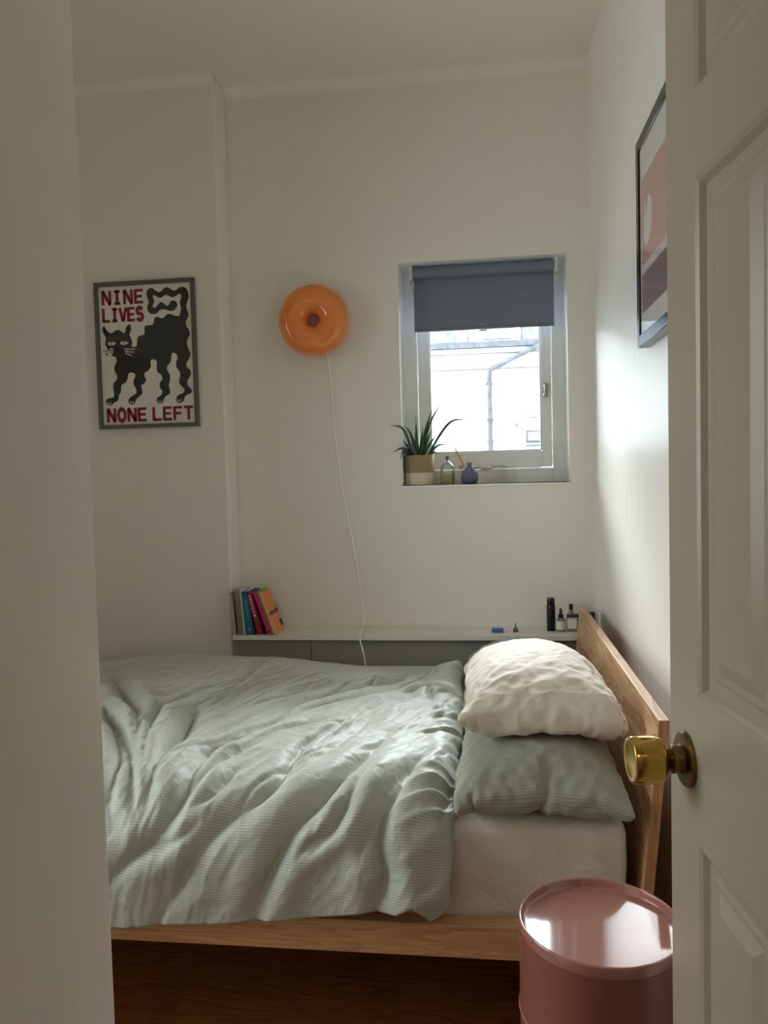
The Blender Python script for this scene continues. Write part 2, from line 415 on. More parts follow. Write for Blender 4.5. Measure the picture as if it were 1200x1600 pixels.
# unseen window added in the left wall as fill, placed by ring lamp highlights
w2 = thing('fill_window', (XL-.12, (LY0+LY1)/2, LZ0), 'tall white sash window added unseen in the left end wall for fill light', 'window', kind='structure')
for (y0, y1, z0, z1, nm) in ((LY0, LY0+.04, LZ0, LZ1, 'frame_stile'), (LY1-.04, LY1, LZ0, LZ1, 'frame_stile'), (LY0+.04, LY1-.04, LZ0, LZ0+.05, 'frame_rail'), (LY0+.04, LY1-.04, LZ1-.05, LZ1, 'frame_rail'), (LY0+.04, LY1-.04, 1.68, 1.73, 'meeting_rail')):
    MB().box(XL-.11, XL-.06, y0, y1, z0, z1).build(nm, GLOSSW, w2, bevel=.004)
MB().box(XL-.087, XL-.083, LY0+.04, LY1-.04, LZ0+.05, 1.68).build('pane', FILLPANE, w2)
MB().box(XL-.087, XL-.083, LY0+.04, LY1-.04, 1.73, LZ1-.05).build('pane', FILLPANE, w2)

# roller blind, hung inside the recess
bl = thing('roller_blind', (0, 3.475, 2.35), 'dark slate roller blind pulled a third down the window', 'blind')
MB().lathe([(.025, -.297), (.025, .313)], 32, (0, 3.47, 2.35), 'X').build('roller', BLIND, bl, smooth=True, auto=40)
MB().box(-.296, .312, 3.4915, 3.4930, 2.104, 2.352).build('fabric_sheet', BLIND, bl)
MB().lathe([(.0, -.296), (.006, -.296), (.006, .312), (0, .312)], 12, (0, 3.4922, 2.102), 'X', cap=False).build('hem_bar', BLIND, bl, smooth=True, auto=40)
tg = MB().box(-.013, .022, 3.4895, 3.4905, 2.114, 2.119); tg.build('maker_tab', CHROME, bl)
MB().box(-.012, .022, 3.489, 3.4905, 2.088, 2.0945).build('pull_tab', mat('tan_tab', (196, 150, 110), .6), bl)
for sgn, x in ((-1, -.305), (1, .318)):
    b_ = MB().box(x-.006, x+.008, 3.45, 3.50, 2.318, 2.379)
    b_.build('bracket', mat('white_plastic', (225, 225, 222), .4), bl, bevel=.003)
    c_ = MB().lathe([(.012, -.008), (.014, -.004), (.014, .004), (.012, .008)], 20, (x+.004, 3.47, 2.30), 'X')
    c_.box(x, x+.008, 3.464, 3.476, 2.275, 2.30)
    c_.build('chain_clutch', mat('pale_grey_plastic', (190, 190, 186), .4), bl, smooth=True, auto=40)

# ---------------------------------------------------------------- the house across the yard
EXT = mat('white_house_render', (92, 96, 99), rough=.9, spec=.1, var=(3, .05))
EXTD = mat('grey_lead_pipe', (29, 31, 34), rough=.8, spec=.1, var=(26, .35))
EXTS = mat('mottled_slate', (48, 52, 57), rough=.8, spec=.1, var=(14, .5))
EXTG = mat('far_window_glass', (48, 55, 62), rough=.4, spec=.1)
EXTL = mat('dark_ledge', (46, 48, 51), rough=.9, spec=.1, var=(9, .2))  # ledges set darker than the house wall so their lines stay visible
YH = 9.0
def hx(px): return (px-757.0)/1220*YH                                  # house drawn square to the back wall
def hz(py): return H+(737.0-py)/1220*YH
hs = thing('neighbouring_house', (0, YH, -3.2), 'white rendered house seen through the window across the yard', 'house')
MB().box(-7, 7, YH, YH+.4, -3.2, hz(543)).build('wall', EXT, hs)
MB().box(-7, 7, YH+.35, YH+.7, hz(545), hz(470)).build('upper_wall', EXTS, hs)
MB().box(-7, 7, YH-.06, YH+.4, hz(547), hz(538)).build('coping', EXTD, hs)
MB().box(-7, 7, YH-.05, YH, hz(556), hz(553.5)).build('string_course', EXTL, hs)
MB().box(-7, 7, YH-.07, YH, hz(580), hz(574)).build('string_course', EXTL, hs)
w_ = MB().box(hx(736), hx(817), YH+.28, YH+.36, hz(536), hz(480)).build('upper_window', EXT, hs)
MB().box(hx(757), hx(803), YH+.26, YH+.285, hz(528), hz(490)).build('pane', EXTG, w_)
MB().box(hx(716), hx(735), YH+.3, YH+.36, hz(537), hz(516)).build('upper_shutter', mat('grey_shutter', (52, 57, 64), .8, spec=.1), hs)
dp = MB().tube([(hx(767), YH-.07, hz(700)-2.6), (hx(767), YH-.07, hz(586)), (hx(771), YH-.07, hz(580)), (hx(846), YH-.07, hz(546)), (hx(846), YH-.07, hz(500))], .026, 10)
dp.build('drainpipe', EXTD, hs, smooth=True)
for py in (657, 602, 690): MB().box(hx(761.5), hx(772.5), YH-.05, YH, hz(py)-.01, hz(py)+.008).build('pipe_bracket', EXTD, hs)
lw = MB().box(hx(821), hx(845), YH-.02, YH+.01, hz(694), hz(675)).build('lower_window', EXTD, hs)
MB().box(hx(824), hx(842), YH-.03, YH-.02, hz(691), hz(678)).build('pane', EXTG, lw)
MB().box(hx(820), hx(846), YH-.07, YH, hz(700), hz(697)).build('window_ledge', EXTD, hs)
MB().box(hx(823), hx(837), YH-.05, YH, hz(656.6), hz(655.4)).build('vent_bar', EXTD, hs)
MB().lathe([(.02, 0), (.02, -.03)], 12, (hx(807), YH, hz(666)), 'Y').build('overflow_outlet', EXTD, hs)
yd = MB().box(-12, 12, DB+.32, 30, -3.4, -3.2).build('yard_ground', mat('yard_paving', (196, 195, 190), .9), None)
tag(yd, 'pale paved yard below the window', 'ground', kind='structure')

# ---------------------------------------------------------------- door
A = R(6.4)
DE = Vector((.252, 1.12, 0)); DV = Vector((math.sin(A), -math.cos(A), 0)); DN = Vector((-math.cos(A), -math.sin(A), 0))
door = thing('door_1', DE+DV*.76, 'open off-white panelled door on the right with brass knob', 'door', kind='structure')
def D3(t, z, n): p = DE+DV*t+DN*n; return (p.x, p.y, z)
def dbox(mb, t0, t1, z0, z1, n0, n1):
    v = [D3(t, z, n) for z in (z0, z1) for t, n in ((t0, n0), (t1, n0), (t1, n1), (t0, n1))]
    mb.add(v, [(0,3,2,1),(4,5,6,7),(0,1,5,4),(1,2,6,5),(2,3,7,6),(3,0,4,7)])
DT = -.036
zr = [(0.02, .24), (.985-.02, .985), (.985, 1.178), (1.824, 1.928), (2.19, 2.30)]
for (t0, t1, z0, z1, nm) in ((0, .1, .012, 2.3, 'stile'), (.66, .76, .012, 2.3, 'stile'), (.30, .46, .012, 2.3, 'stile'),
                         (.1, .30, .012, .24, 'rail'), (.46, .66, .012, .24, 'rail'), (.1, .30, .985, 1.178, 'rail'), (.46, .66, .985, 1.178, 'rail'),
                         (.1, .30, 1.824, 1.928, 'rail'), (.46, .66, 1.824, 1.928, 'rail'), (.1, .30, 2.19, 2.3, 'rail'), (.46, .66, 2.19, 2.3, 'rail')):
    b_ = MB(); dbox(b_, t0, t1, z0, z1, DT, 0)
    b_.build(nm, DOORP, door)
for t0, t1 in ((.1, .30), (.46, .66)):
    for z0, z1 in ((.24, .985), (1.178, 1.824), (1.928, 2.19)):
        prof = [(0, 0), (.006, -.003), (.012, -.010), (.026, -.0115), (.032, -.009), (.040, -.0095), (.058, -.003), (.062, -.003)]
        v = []; f = []
        for side in (0, 1):
            base = len(v)
            for ins, dep in prof:
                n = dep if side == 0 else DT-dep
                v += [D3(t0+ins, z0+ins, n), D3(t1-ins, z0+ins, n), D3(t1-ins, z1-ins, n), D3(t0+ins, z1-ins, n)]
            for k in range(len(prof)-1):
                for e in range(4):
                    f.append((base+k*4+e, base+k*4+(e+1) % 4, base+(k+1)*4+(e+1) % 4, base+(k+1)*4+e))
            e = base+(len(prof)-1)*4; f.append((e, e+1, e+2, e+3))
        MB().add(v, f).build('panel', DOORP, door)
# knob: axis along the door normal
def along(prof, t, z, seg=40):
    """lathe whose axis is the door normal; prof = (radius, distance off the face)"""
    v = []; f = []
    for r, n in prof:
        for k in range(seg):
            a = 2*math.pi*k/seg
            v.append(D3(t+r*math.cos(a), z+r*math.sin(a), n))
    for j in range(len(prof)-1):
        for k in range(seg): f.append((j*seg+k, j*seg+(k+1) % seg, (j+1)*seg+(k+1) % seg, (j+1)*seg+k))
    f.append(tuple(range(seg))); n = (len(prof)-1)*seg; f.append(tuple(range(n, n+seg)))
    return MB().add(v, f)
KT, KZ = .060, 1.083
knob = along([(.014, .024), (.017, .030), (.023, .0315), (.0285, .035), (.0306, .040), (.0310, .046), (.0310, .060), (.0308, .0725), (.0300, .0745), (.0285, .0750), (.024, .0735), (.016, .0715), (.008, .0708), (.003, .0706)], KT, KZ).build('knob', BRASS, door, smooth=True, auto=50)
knob['label'] = 'polished brass door knob'
along([(.0365, 0), (.0365, .003), (.034, .006), (.020, .008), (.0185, .010), (.0185, .021), (.016, .0225), (.0135, .0235), (.0125, .027)], KT, KZ).build('rosette', BRASS_D, knob, smooth=True, auto=35)

# ---------------------------------------------------------------- added hallway fill lamp (unseen, behind the viewer)
hl = thing('hall_fill_lamp', (.1, -.75, 2.6), 'added round opal fill lamp in the hallway, unseen behind the viewer', 'lamp')
MB().lathe([(.16, 0), (.16, -.02), (.15, -.03)], 40, (.1, -.75, 2.6)).build('base', GLOSSW, hl, smooth=True, auto=40)
OPAL = mat('fill_lamp_opal', (255, 244, 224), .4, emis=((255, 240, 218), HALL_FILL))
MB().lathe([(.148, -.03), (.15, -.06), (.13, -.10), (.08, -.125), (.01, -.132)], 40, (.1, -.75, 2.6)).build('diffuser', OPAL, hl, smooth=True)


# ---------------------------------------------------------------- wall shelf and boxing
sh = MB().box(-1.082, XR-.002, 3.20, DB-.001, .778, .80).build('wall_shelf', SHELFP, None, bevel=.002)
tag(sh, 'long narrow white shelf running behind the bed under the window', 'shelf')
bx_ = thing('trim_4', (-.3, 3.26, 0), 'boxing panels below the long shelf, their shade painted in as grey', 'panelling', kind='structure')
MB().box(-1.098, -.752, 3.245, 3.262, 0, .776).build('panel', BOXP, bx_)
MB().box(-.748, .10, 3.245, 3.262, 0, .776).build('panel', BOXP, bx_)
MB().box(.104, XR-.002, 3.245, 3.262, 0, .776).build('panel', BOXP, bx_)
MB().box(-.752, -.748, 3.249, 3.262, 0, .776).build('joint_strip', BOXP, bx_)

# ---------------------------------------------------------------- bed
bed = thing('bed', (-.7, 2.43, 0), 'pine double bed with a plank headboard against the right wall', 'bed')
TL_ = math.tan(R(5.5))
def hbx(z): return .366-(.92-z)*TL_
hb = MB().prism([(hbx(.06), .06), (hbx(.06)+.024, .06), (hbx(.92)+.024, .92), (hbx(.92), .92)], 1, 1.737, 3.172)
hbo = hb.build('headboard', PINE, bed, bevel=.002)
hbo.data.materials.append(PINE_END)
for p in hbo.data.polygons:
    if abs(p.normal.y) > .9: p.material_index = 1
MB().box(-1.74, .30, 1.700, 1.744, .385, .461).build('side_rail', PINE_R, bed, bevel=.003)
MB().box(-1.74, .30, 3.135, 3.163, .375, .462).build('side_rail', PINE_R, bed, bevel=.003)
MB().box(-1.77, -1.742, 1.700, 3.163, .30, .62).build('footboard', PINE, bed, bevel=.003)
for x in (-1.73, .235):
    for y in (1.755, 3.075):
        MB().box(x, x+.055, y, y+.055, 0, .37).build('leg', PINE_R, bed, bevel=.003)
for k in range(14):
    x = -1.66+k*.14
    MB().box(x, x+.07, 1.745, 3.134, .393, .411).build('slat', PINE_R, bed)

mt = MB()
def rounded_slab(x0, x1, y0, y1, z0, z1, nx=90, ny=70, r=.055, amp=.004, seed=0):
    """soft box with a bulged skin"""
    v = []; f = []
    def sgn(a): return -1 if a < 0 else 1
    hx_, hy_, hz_ = (x1-x0)/2, (y1-y0)/2, (z1-z0)/2; cx, cy, cz = (x0+x1)/2, (y0+y1)/2, (z0+z1)/2
    bm = bmesh.new(); bmesh.ops.create_cube(bm, size=2)
    bmesh.ops.subdivide_edges(bm, edges=bm.edges[:], cuts=44, use_grid_fill=True)
    P = np.array([v.co[:] for v in bm.verts])
    Q = P*np.array([hx_, hy_, hz_])
    inner = np.clip(Q, [-(hx_-r), -(hy_-r), -(hz_-r)], [hx_-r, hy_-r, hz_-r])
    d = Q-inner; n = np.linalg.norm(d, axis=1, keepdims=True); n[n == 0] = 1
    # snap to rounded surface
    S_ = inner+d/n*r
    w = fbm(S_[:, 0]*5+S_[:, 2]*3+seed, S_[:, 1]*5+S_[:, 2]*6, 3)-.5
    S_ += d/n*w[:, None]*amp*2
    for b_, c in zip(bm.verts, S_): b_.co = (c[0]+cx, c[1]+cy, c[2]+cz)
    me = bpy.data.meshes.new('slab'); bm.to_mesh(me); bm.free()
    return me
def add_mesh(name, me, m, parent=None):
    me.name = name; o = bpy.data.objects.new(name, me); COL.objects.link(o); me.materials.clear(); me.materials.append(m)
    me.polygons.foreach_set('use_smooth', [True]*len(me.polygons)); me.update()
    if parent is not None:
        o.parent = parent; o.matrix_parent_inverse = parent.matrix_basis.inverted()
    return o
mo = add_mesh('mattress', rounded_slab(-1.715, .300, 1.746, 3.13, .412, .687, r=.045, amp=.006), SHEET)
tag(mo, 'mattress under a fitted off-white sheet on the pine bed', 'mattress')

# ---------------------------------------------------------------- duvet
PATH = np.array([(3.165, .62), (3.155, .67), (3.08, .725), (2.85, .742), (2.6, .748), (2.35, .75), (2.1, .748), (1.9, .74), (1.80, .722), (1.725, .68), (1.69, .61), (1.678, .53), (1.676, .45), (1.678, .38)])
pp = np.array([p[:] for p in catmull([(0, y, z) for y, z in PATH], 12)])[:, 1:]
seg = np.hypot(*np.diff(pp, axis=0).T); PS = np.r_[0, np.cumsum(seg)]
# the creases were measured on the coarse path below; same arclength convention
CR = {
 'A': (.017, .032, [(-.876,1.658),(-.827,1.607),(-.741,1.519),(-.732,1.292),(-.684,1.223),(-.641,1.125),(-.575,.843),(-.397,.651),(-.249,.454)]),
 'B': (.026, .032, [(-.557,1.787),(-.518,1.652),(-.464,1.567),(-.395,1.464),(-.326,1.311),(-.276,1.105)]),
 'C': (.028, .034, [(-.265,1.754),(-.239,1.641),(-.249,1.56),(-.209,1.411),(-.182,1.263)]),
 'D': (.018, .030, [(-.788,1.802),(-.723,1.681),(-.693,1.63),(-.634,1.552),(-.517,1.446),(-.494,1.236),(-.434,1.141)]),
 'E': (.012, .026, [(-.879,1.666),(-.799,1.588),(-.723,1.575),(-.655,1.517)]),
 'F': (.012, .022, [(-.444,1.607),(-.404,1.565),(-.35,1.505),(-.295,1.349)]),
 'G1': (.026, .040, [(-.904,1.363),(-1.035,1.058),(-1.155,.868),(-1.434,.441)]),
 'G2': (.022, .034, [(-.801,1.521),(-.836,1.379),(-.855,1.136),(-.907,.892)]),
 'G3': (.018, .032, [(-.861,1.4),(-.941,1.19),(-1.037,.863)]),
 'G4': (.024, .038, [(-.878,1.552),(-.976,1.305),(-1.138,1.033),(-1.255,.855)]),
 'G5': (.022, .034, [(-.826,1.536),(-.899,1.383),(-1.031,1.17),(-1.18,.971)]),
 'H': (.013, .026, [(-.749,1.293),(-.694,1.246),(-.589,1.036),(-.506,.875),(-.305,.686)]),
 'I': (.007, .024, [(-.861,.746),(-.886,.189)]),
 'J': (.012, .026, [(-.744,1.548),(-.712,1.442),(-.646,1.287),(-.567,1.121),(-.442,.999)]),
 'K': (.012, .020, [(-.415,1.6),(-.361,1.537),(-.319,1.461)]),
 'L': (.012, .022, [(-.104,1.529),(-.093,1.407),(-.088,1.096)]),
 'M': (.010, .016, [(-.204,.598),(-.18,.792)]),
 'N': (.014, .024, [(-.28,.723),(-.201,.644),(-.091,.697)]),
 'O': (.010, .020, [(-.71,1.518),(-.653,1.474),(-.621,1.367)]),
 'P': (.013, .026, [(-.298,1.602),(-.272,1.534),(-.237,1.435),(-.187,1.304),(-.145,1.196)]),
 'Q': (.012, .022, [(-.36,.50),(-.25,.42),(-.15,.33)]),
}
_rd = random.Random(5)
for k in range(34):
    x0 = _rd.uniform(-1.0, -.15); p0 = _rd.uniform(.55, 1.6); a_ = R(_rd.uniform(52, 76)); L_ = _rd.uniform(.14, .42)
    c_ = _rd.uniform(-.25, .25)
    pts = []
    for t in (0, .33, .66, 1):
        pts.append((x0+L_*t*math.cos(a_+c_*t), max(.12, p0-L_*t*math.sin(a_+c_*t))))
    CR['thin%d' % k] = (_rd.uniform(.004, .0085), _rd.uniform(.009, .015), pts)
def crease_field(U, P):
    out = np.zeros_like(U)
    for a, w, pts in CR.values():
        pts = np.array([p[:2] for p in catmull([(x, y, 0) for x, y in pts], 4)])
        best = np.full(U.shape, 9.0); side = np.zeros(U.shape); tt = np.zeros(U.shape); n = len(pts)-1
        for i in range(n):
            ax, ay = pts[i]; bx, by = pts[i+1]; dx, dy = bx-ax, by-ay; L2 = dx*dx+dy*dy+1e-9
            t = np.clip(((U-ax)*dx+(P-ay)*dy)/L2, 0, 1)
            ex, ey = U-(ax+t*dx), P-(ay+t*dy); d = np.hypot(ex, ey)
            m_ = d < best
            best = np.where(m_, d, best); side = np.where(m_, np.sign(dx*ey-dy*ex), side); tt = np.where(m_, (i+t)/n, tt)
        s_ = best*side
        taper = np.clip(np.minimum(tt, 1-tt)*4+.15, 0, 1)
        prof = -1.1*np.exp(-(np.abs(s_)/(w*.42))**1.5) + .75*np.exp(-((s_-1.5*w)/(1.1*w))**2) + .55*np.exp(-((s_+1.5*w)/(1.1*w))**2)
        out += 1.0*a*taper*prof
    return out
def make_duvet():
    nu, npth = 330, 360
    u = np.linspace(-1.73, 0, nu)          # 0 at the right edge, shifted per row
    hemx = [-1.73, -1.2, -.89, -.70, -.54, -.40, -.27, -.20, -.165, -.145, -.125, -.10, -.07]
    hemz = [.42, .42, .432, .45, .466, .478, .497, .500, .520, .500, .478, .490, .52]
    edge_p = np.interp(np.linspace(0, PS[-1], 50), [0, .3, .7, 1.1, 1.45, 1.6, 1.7, 1.85], [-.10, -.095, -.08, -.075, -.08, -.085, -.10, -.118])
    q = np.linspace(0, 1, npth)
    U = np.zeros((npth, nu)); P = np.zeros((npth, nu))
    zf = pp[:, 1]; kf = np.argmax(PS > 1.55)
    for j in range(nu):
        # first guess of X for the hem height, then arclength range of this column
        x0 = -1.73+(u[j]+1.73)/1.73*(1.73-.085)
        hz_ = np.interp(x0, hemx, hemz) + .006*(vnoise(np.array([x0*14.]), np.array([3.3]))[0]-.5)
        pend = np.interp(-hz_, -zf[kf:], PS[kf:])
        P[:, j] = q*pend
    E_ = np.interp(P, np.linspace(0, PS[-1], 50), edge_p)
    E_ = E_ + .012*(vnoise(P*11, P*0+5)-.5)
    U = -1.73+(u[None, :]+1.73)/1.73*(1.73+E_)
    # domain warp
    Uw = U+.02*(fbm(U*6, P*6+9, 2)-.5); Pw = P+.02*(fbm(U*6+40, P*6, 2)-.5)
    disp = crease_field(Uw, Pw)
    th = np.where(Uw < -.8, R(74), R(58)); th = R(58)+R(16)*np.clip((-.65-Uw)/.4, 0, 1)
    V_ = -P
    al = U*np.cos(th)+V_*np.sin(th); ac = -U*np.sin(th)+V_*np.cos(th)
    def ridged(n, pw): return (1-np.abs(2*n-1))**pw
    env = np.clip((P-.25)/.5, .25, 1)
    disp += env*(.010*(ridged(fbm(ac*6+fbm(U*3, P*3, 2)*1.2, al*1.4, 2), 1.6)-.45))
    disp += env*(.0055*(ridged(fbm(ac*15+3, al*3.2, 2), 2.2)-.3))
    disp += .0030*(ridged(fbm(ac*36+9, al*12, 2), 1.8)-.35)
    disp += .016*(fbm(U*3.1+2, P*3.1, 2)-.5)
    disp *= 1-.22*np.clip((P-1.42)/.2, 0, 1)
    # rucking beside the pillows
    disp += .010*np.exp(-((U+.12)/.07)**2)*np.clip((P-.5)/.3, 0, 1)*(ridged(vnoise(P*24+U*10, U*6), 1.4)-.5)*2
    # lie of the far edge
    bk = np.interp(U, [-1.73, -1.62, -1.3, -.91, -.6, -.43, -.27, -.2, -.11, 0], [-.04, -.02, .022, .012, -.014, -.034, -.060, -.040, .012, .005])
    disp += bk*np.exp(-((P-.12)/.3)**2)
    disp += .030*np.exp(-((U+.13)/.07)**2-((P-.42)/.16)**2)
    # rolled right edge
    e = np.clip((U-(E_-.075))/.075, 0, 1)
    disp -= .052*(1-np.sqrt(np.clip(1-e**2, 0, 1)))
    y = np.interp(P, PS, pp[:, 0]); z = np.interp(P, PS, pp[:, 1])
    ty = np.gradient(pp[:, 0], PS); tz = np.gradient(pp[:, 1], PS)
    k5 = np.ones(9)/9
    ty = np.convolve(np.pad(ty, 4, 'edge'), k5, 'valid'); tz = np.convolve(np.pad(tz, 4, 'edge'), k5, 'valid')
    ny = np.interp(P, PS, tz); nz = np.interp(P, PS, -ty)
    nl = np.hypot(ny, nz); ny /= nl; nz /= nl
    # outward: up on the top, towards the viewer on the front
    X = U; Y = y+ny*disp; Z = z+nz*disp
    lim = (Y > 1.76) & (Y < 3.11)
    Z = np.where(lim, np.maximum(Z, .694), Z)
    # the hem kicks out a little
    hem = np.clip((q[:, None]-.93)/.07, 0, 1)
    Y = Y-.010*hem*(vnoise(U*18, P*0+1)-.2)
    v = np.stack([X, Y, Z], -1).reshape(-1, 3)
    idx = np.arange(npth*nu).reshape(npth, nu)
    f = np.stack([idx[:-1, :-1], idx[:-1, 1:], idx[1:, 1:], idx[1:, :-1]], -1).reshape(-1, 4)
    me = bpy.data.meshes.new('duvet'); me.from_pydata(v.tolist(), [], f[:, ::-1].tolist())
    uvl = me.uv_layers.new(name='UVMap')
    li = np.zeros(len(me.loops), int); me.loops.foreach_get('vertex_index', li)
    uv = np.stack([U.reshape(-1), P.reshape(-1)], -1)[li]
    uvl.data.foreach_set('uv', uv.reshape(-1))
    return me
dv = add_mesh('duvet', make_duvet(), DUVET)
sm = dv.modifiers.new('thickness', 'SOLIDIFY'); sm.thickness = .010; sm.offset = -1
tag(dv, 'rumpled sage green pinstripe duvet spread over the bed', 'duvet')

# ---------------------------------------------------------------- pillows (inflated and settled with a cloth run, then frozen)
def pillow_start(W, L, nx, ny, flap, seed):
    verts = []; faces = []; ids = {}; rng = random.Random(seed); uvs = []
    def vid(i, j, s):
        shared = i in (0, nx) or j == ny or j == flap
        k = (i, j, 0 if shared else s)
        if k not in ids:
            ids[k] = len(verts)
            x = (i/nx-.5)*W; y = (j/ny-.5)*L
            verts.append((x, y, (0 if shared else s*.014)+rng.uniform(-.004, .004))); uvs.append((x+s*.31, y))
        return ids[k]
    for s in (1, -1):
        for j in range(ny):
            for i in range(nx):
                q = [vid(i, j, s), vid(i+1, j, s), vid(i+1, j+1, s), vid(i, j+1, s)]
                faces.append(q if s > 0 else q[::-1])
    me = bpy.data.meshes.new('pillow'); me.from_pydata(verts, [], faces)
    uvl = me.uv_layers.new(name='UVMap')
    for l in me.loops: uvl.data[l.index].uv = uvs[l.vertex_index]
    return me
def collider(me, name):
    o = bpy.data.objects.new(name, me); COL.objects.link(o)
    m = o.modifiers.new('c', 'COLLISION'); o.collision.thickness_outer = .006; o.collision.cloth_friction = 20
    return o
def settle(me, mtx, cols, frames, press, mass=.05, shrink=-.08, name='pillow', bend=.03):
    o = bpy.data.objects.new(name, me); COL.objects.link(o); o.matrix_world = mtx
    bpy.context.view_layer.update()
    me.transform(mtx); o.matrix_world = Matrix()
    m = o.modifiers.new('cloth', 'CLOTH'); s = m.settings
    s.quality = 4; s.mass = mass; s.tension_stiffness = 20; s.compression_stiffness = 20; s.shear_stiffness = 8; s.bending_stiffness = bend
    s.use_pressure = True; s.uniform_pressure_force = press; s.shrink_min = shrink; s.air_damping = 2
    m.collision_settings.use_collision = True; m.collision_settings.distance_min = .004
    m.point_cache.frame_start = 1; m.point_cache.frame_end = frames+2
    for f in range(1, frames+1): sc.frame_set(f)
    dg = bpy.context.evaluated_depsgraph_get()
    out = bpy.data.meshes.new_from_object(o.evaluated_get(dg))
    bpy.data.objects.remove(o)
    sc.frame_set(1)
    return out
slab = MB().box(-1.5, .9, 1.3, 3.4, .50, .690); m_ = bpy.data.meshes.new('c'); m_.from_pydata(slab.v, [], slab.f)
wallb = MB().prism([(.312, .5), (.45, .5), (.46, 1.3), (.389, 1.3)], 1, 1.3, 3.4); m2_ = bpy.data.meshes.new('c'); m2_.from_pydata(wallb.v, [], wallb.f)
bm = bmesh.new(); bm.from_mesh(m2_); bmesh.ops.recalc_face_normals(bm, faces=bm.faces); bm.to_mesh(m2_); bm.free()
c1 = collider(m_, 'c1'); c2 = collider(m2_, 'c2')
# halve each pass's neighbours: the rest of the scene is static
sage_me = settle(pillow_start(.44, .74, 34, 54, 0, 3), Matrix.Translation((.134, 2.07, .76)) @ Matrix.Rotation(R(-2), 4, 'Z'), [c1, c2], 44, 9.5, mass=.085)
def finish_pillow(name, me, m, label, crease):
    me.transform(Matrix.Translation((.132, 0, 0)) @ Matrix.Diagonal((.93, 1, 1, 1)) @ Matrix.Translation((-.132, 0, 0)))
    o = add_mesh(name, me, m)
    ss = o.modifiers.new('sub', 'SUBSURF'); ss.levels = ss.render_levels = 2
    bpy.context.view_layer.update()
    fine = bpy.data.meshes.new_from_object(o.evaluated_get(bpy.context.evaluated_depsgraph_get()))
    o.modifiers.clear()
    # sharp laundry creases: thin ridges along the zero lines of a stretched noise
    rot = Matrix.Rotation(R(crease[1]), 3, 'Z')
    new = []
    for v in fine.vertices:
        p = rot @ v.co; q = Vector((p.x*crease[0][0], p.y*crease[0][1], p.z*crease[0][2]))
        q += mnoise.noise_vector(v.co*5)*.07
        a = (1-abs(mnoise.noise(q*9)))**13; b = (1-abs(mnoise.noise(q*19+Vector((5, 3, 1)))))**7
        k_ = .35+.65*max(0, min(1, .5+1.4*mnoise.noise(v.co*6+Vector((2, 7, 4)))))
        new.append(v.co+v.normal*k_*(.0032*a+.0016*b-.001))
    for v, c in zip(fine.vertices, new): v.co = c
    o.data = fine
    fine.polygons.foreach_set('use_smooth', [True]*len(fine.polygons)); fine.update()
    return tag(o, label, 'pillow', 'pillows stacked at the head of the bed')
cs = collider(sage_me.copy(), 'c3')
far = sage_me.copy(); far.transform(Matrix.Translation((.0, .70, -.008)))
cf = collider(far.copy(), 'c4')
cream_me = settle(pillow_start(.445, .72, 34, 52, 0, 11), Matrix.Translation((.130, 2.17, .93)) @ Matrix.Rotation(R(3), 4, 'Z') @ Matrix.Rotation(R(0), 4, 'X'), [], 48, 10.5, mass=.085)
for c in (c1, c2, cs, cf): bpy.data.objects.remove(c)
finish_pillow('pillow', sage_me, SAGE, 'sage green pillow nearest the viewer, bottom of the stack', ((.45, 1.1, 1.5), 10))
finish_pillow('pillow', far, SAGE, 'sage green pillow at the far side, mostly hidden under the cream pillow', ((.45, 1.1, 1.5), 10))
finish_pillow('pillow', cream_me, CREAM, 'crumpled cream pillow lying on top of the sage pillows', ((.5, 1.1, 1.1), -40))

# ---------------------------------------------------------------- ring lamp
lp = thing('ring_wall_lamp', (-.717, DB, 2.14), 'glossy orange ring-shaped lamp on the back wall with trailing white cord', 'lamp')
v = []; f = []; nA, nB = 72, 32
for i in range(nA):
    a = 2*math.pi*i/nA
    for j in range(nB):
        b = 2*math.pi*j/nB
        rr = .0885+.0640*math.cos(b)*(1 if math.cos(b) > 0 else .97)
        v.append((-.717+rr*math.cos(a), 3.334+.060*math.sin(b), 2.14+rr*math.sin(a)))
for i in range(nA):
    for j in range(nB): f.append((i*nB+j, ((i+1) % nA)*nB+j, ((i+1) % nA)*nB+(j+1) % nB, i*nB+(j+1) % nB))
MB().add(v, f).build('glass_ring', ORANGE, lp, smooth=True)
MB().lathe([(.045, .0), (.045, -.012), (.030, -.016), (.028, -.055), (.004, -.055)], 32, (-.717, DB-.001, 2.14), 'Y').build('wall_mount', GREYM, lp, smooth=True, auto=40)
cp = [(-.668, 3.345, 2.005), (-.667, 3.385, 1.975), (-.664, 3.393, 1.90), (-.655, 3.393, 1.765), (-.645, 3.393, 1.60), (-.620, 3.393, 1.40), (-.587, 3.393, 1.19), (-.566, 3.392, 1.05), (-.548, 3.390, .90), (-.540, 3.37, .822), (-.534, 3.28, .8045), (-.531, 3.205, .8045), (-.529, 3.194, .797), (-.528, 3.193, .775), (-.515, 3.192, .72), (-.505, 3.19, .64), (-.50, 3.19, .55)]
MB().tube(catmull(cp, 6), .0031, 8).build('cord', CORD, lp, smooth=True)

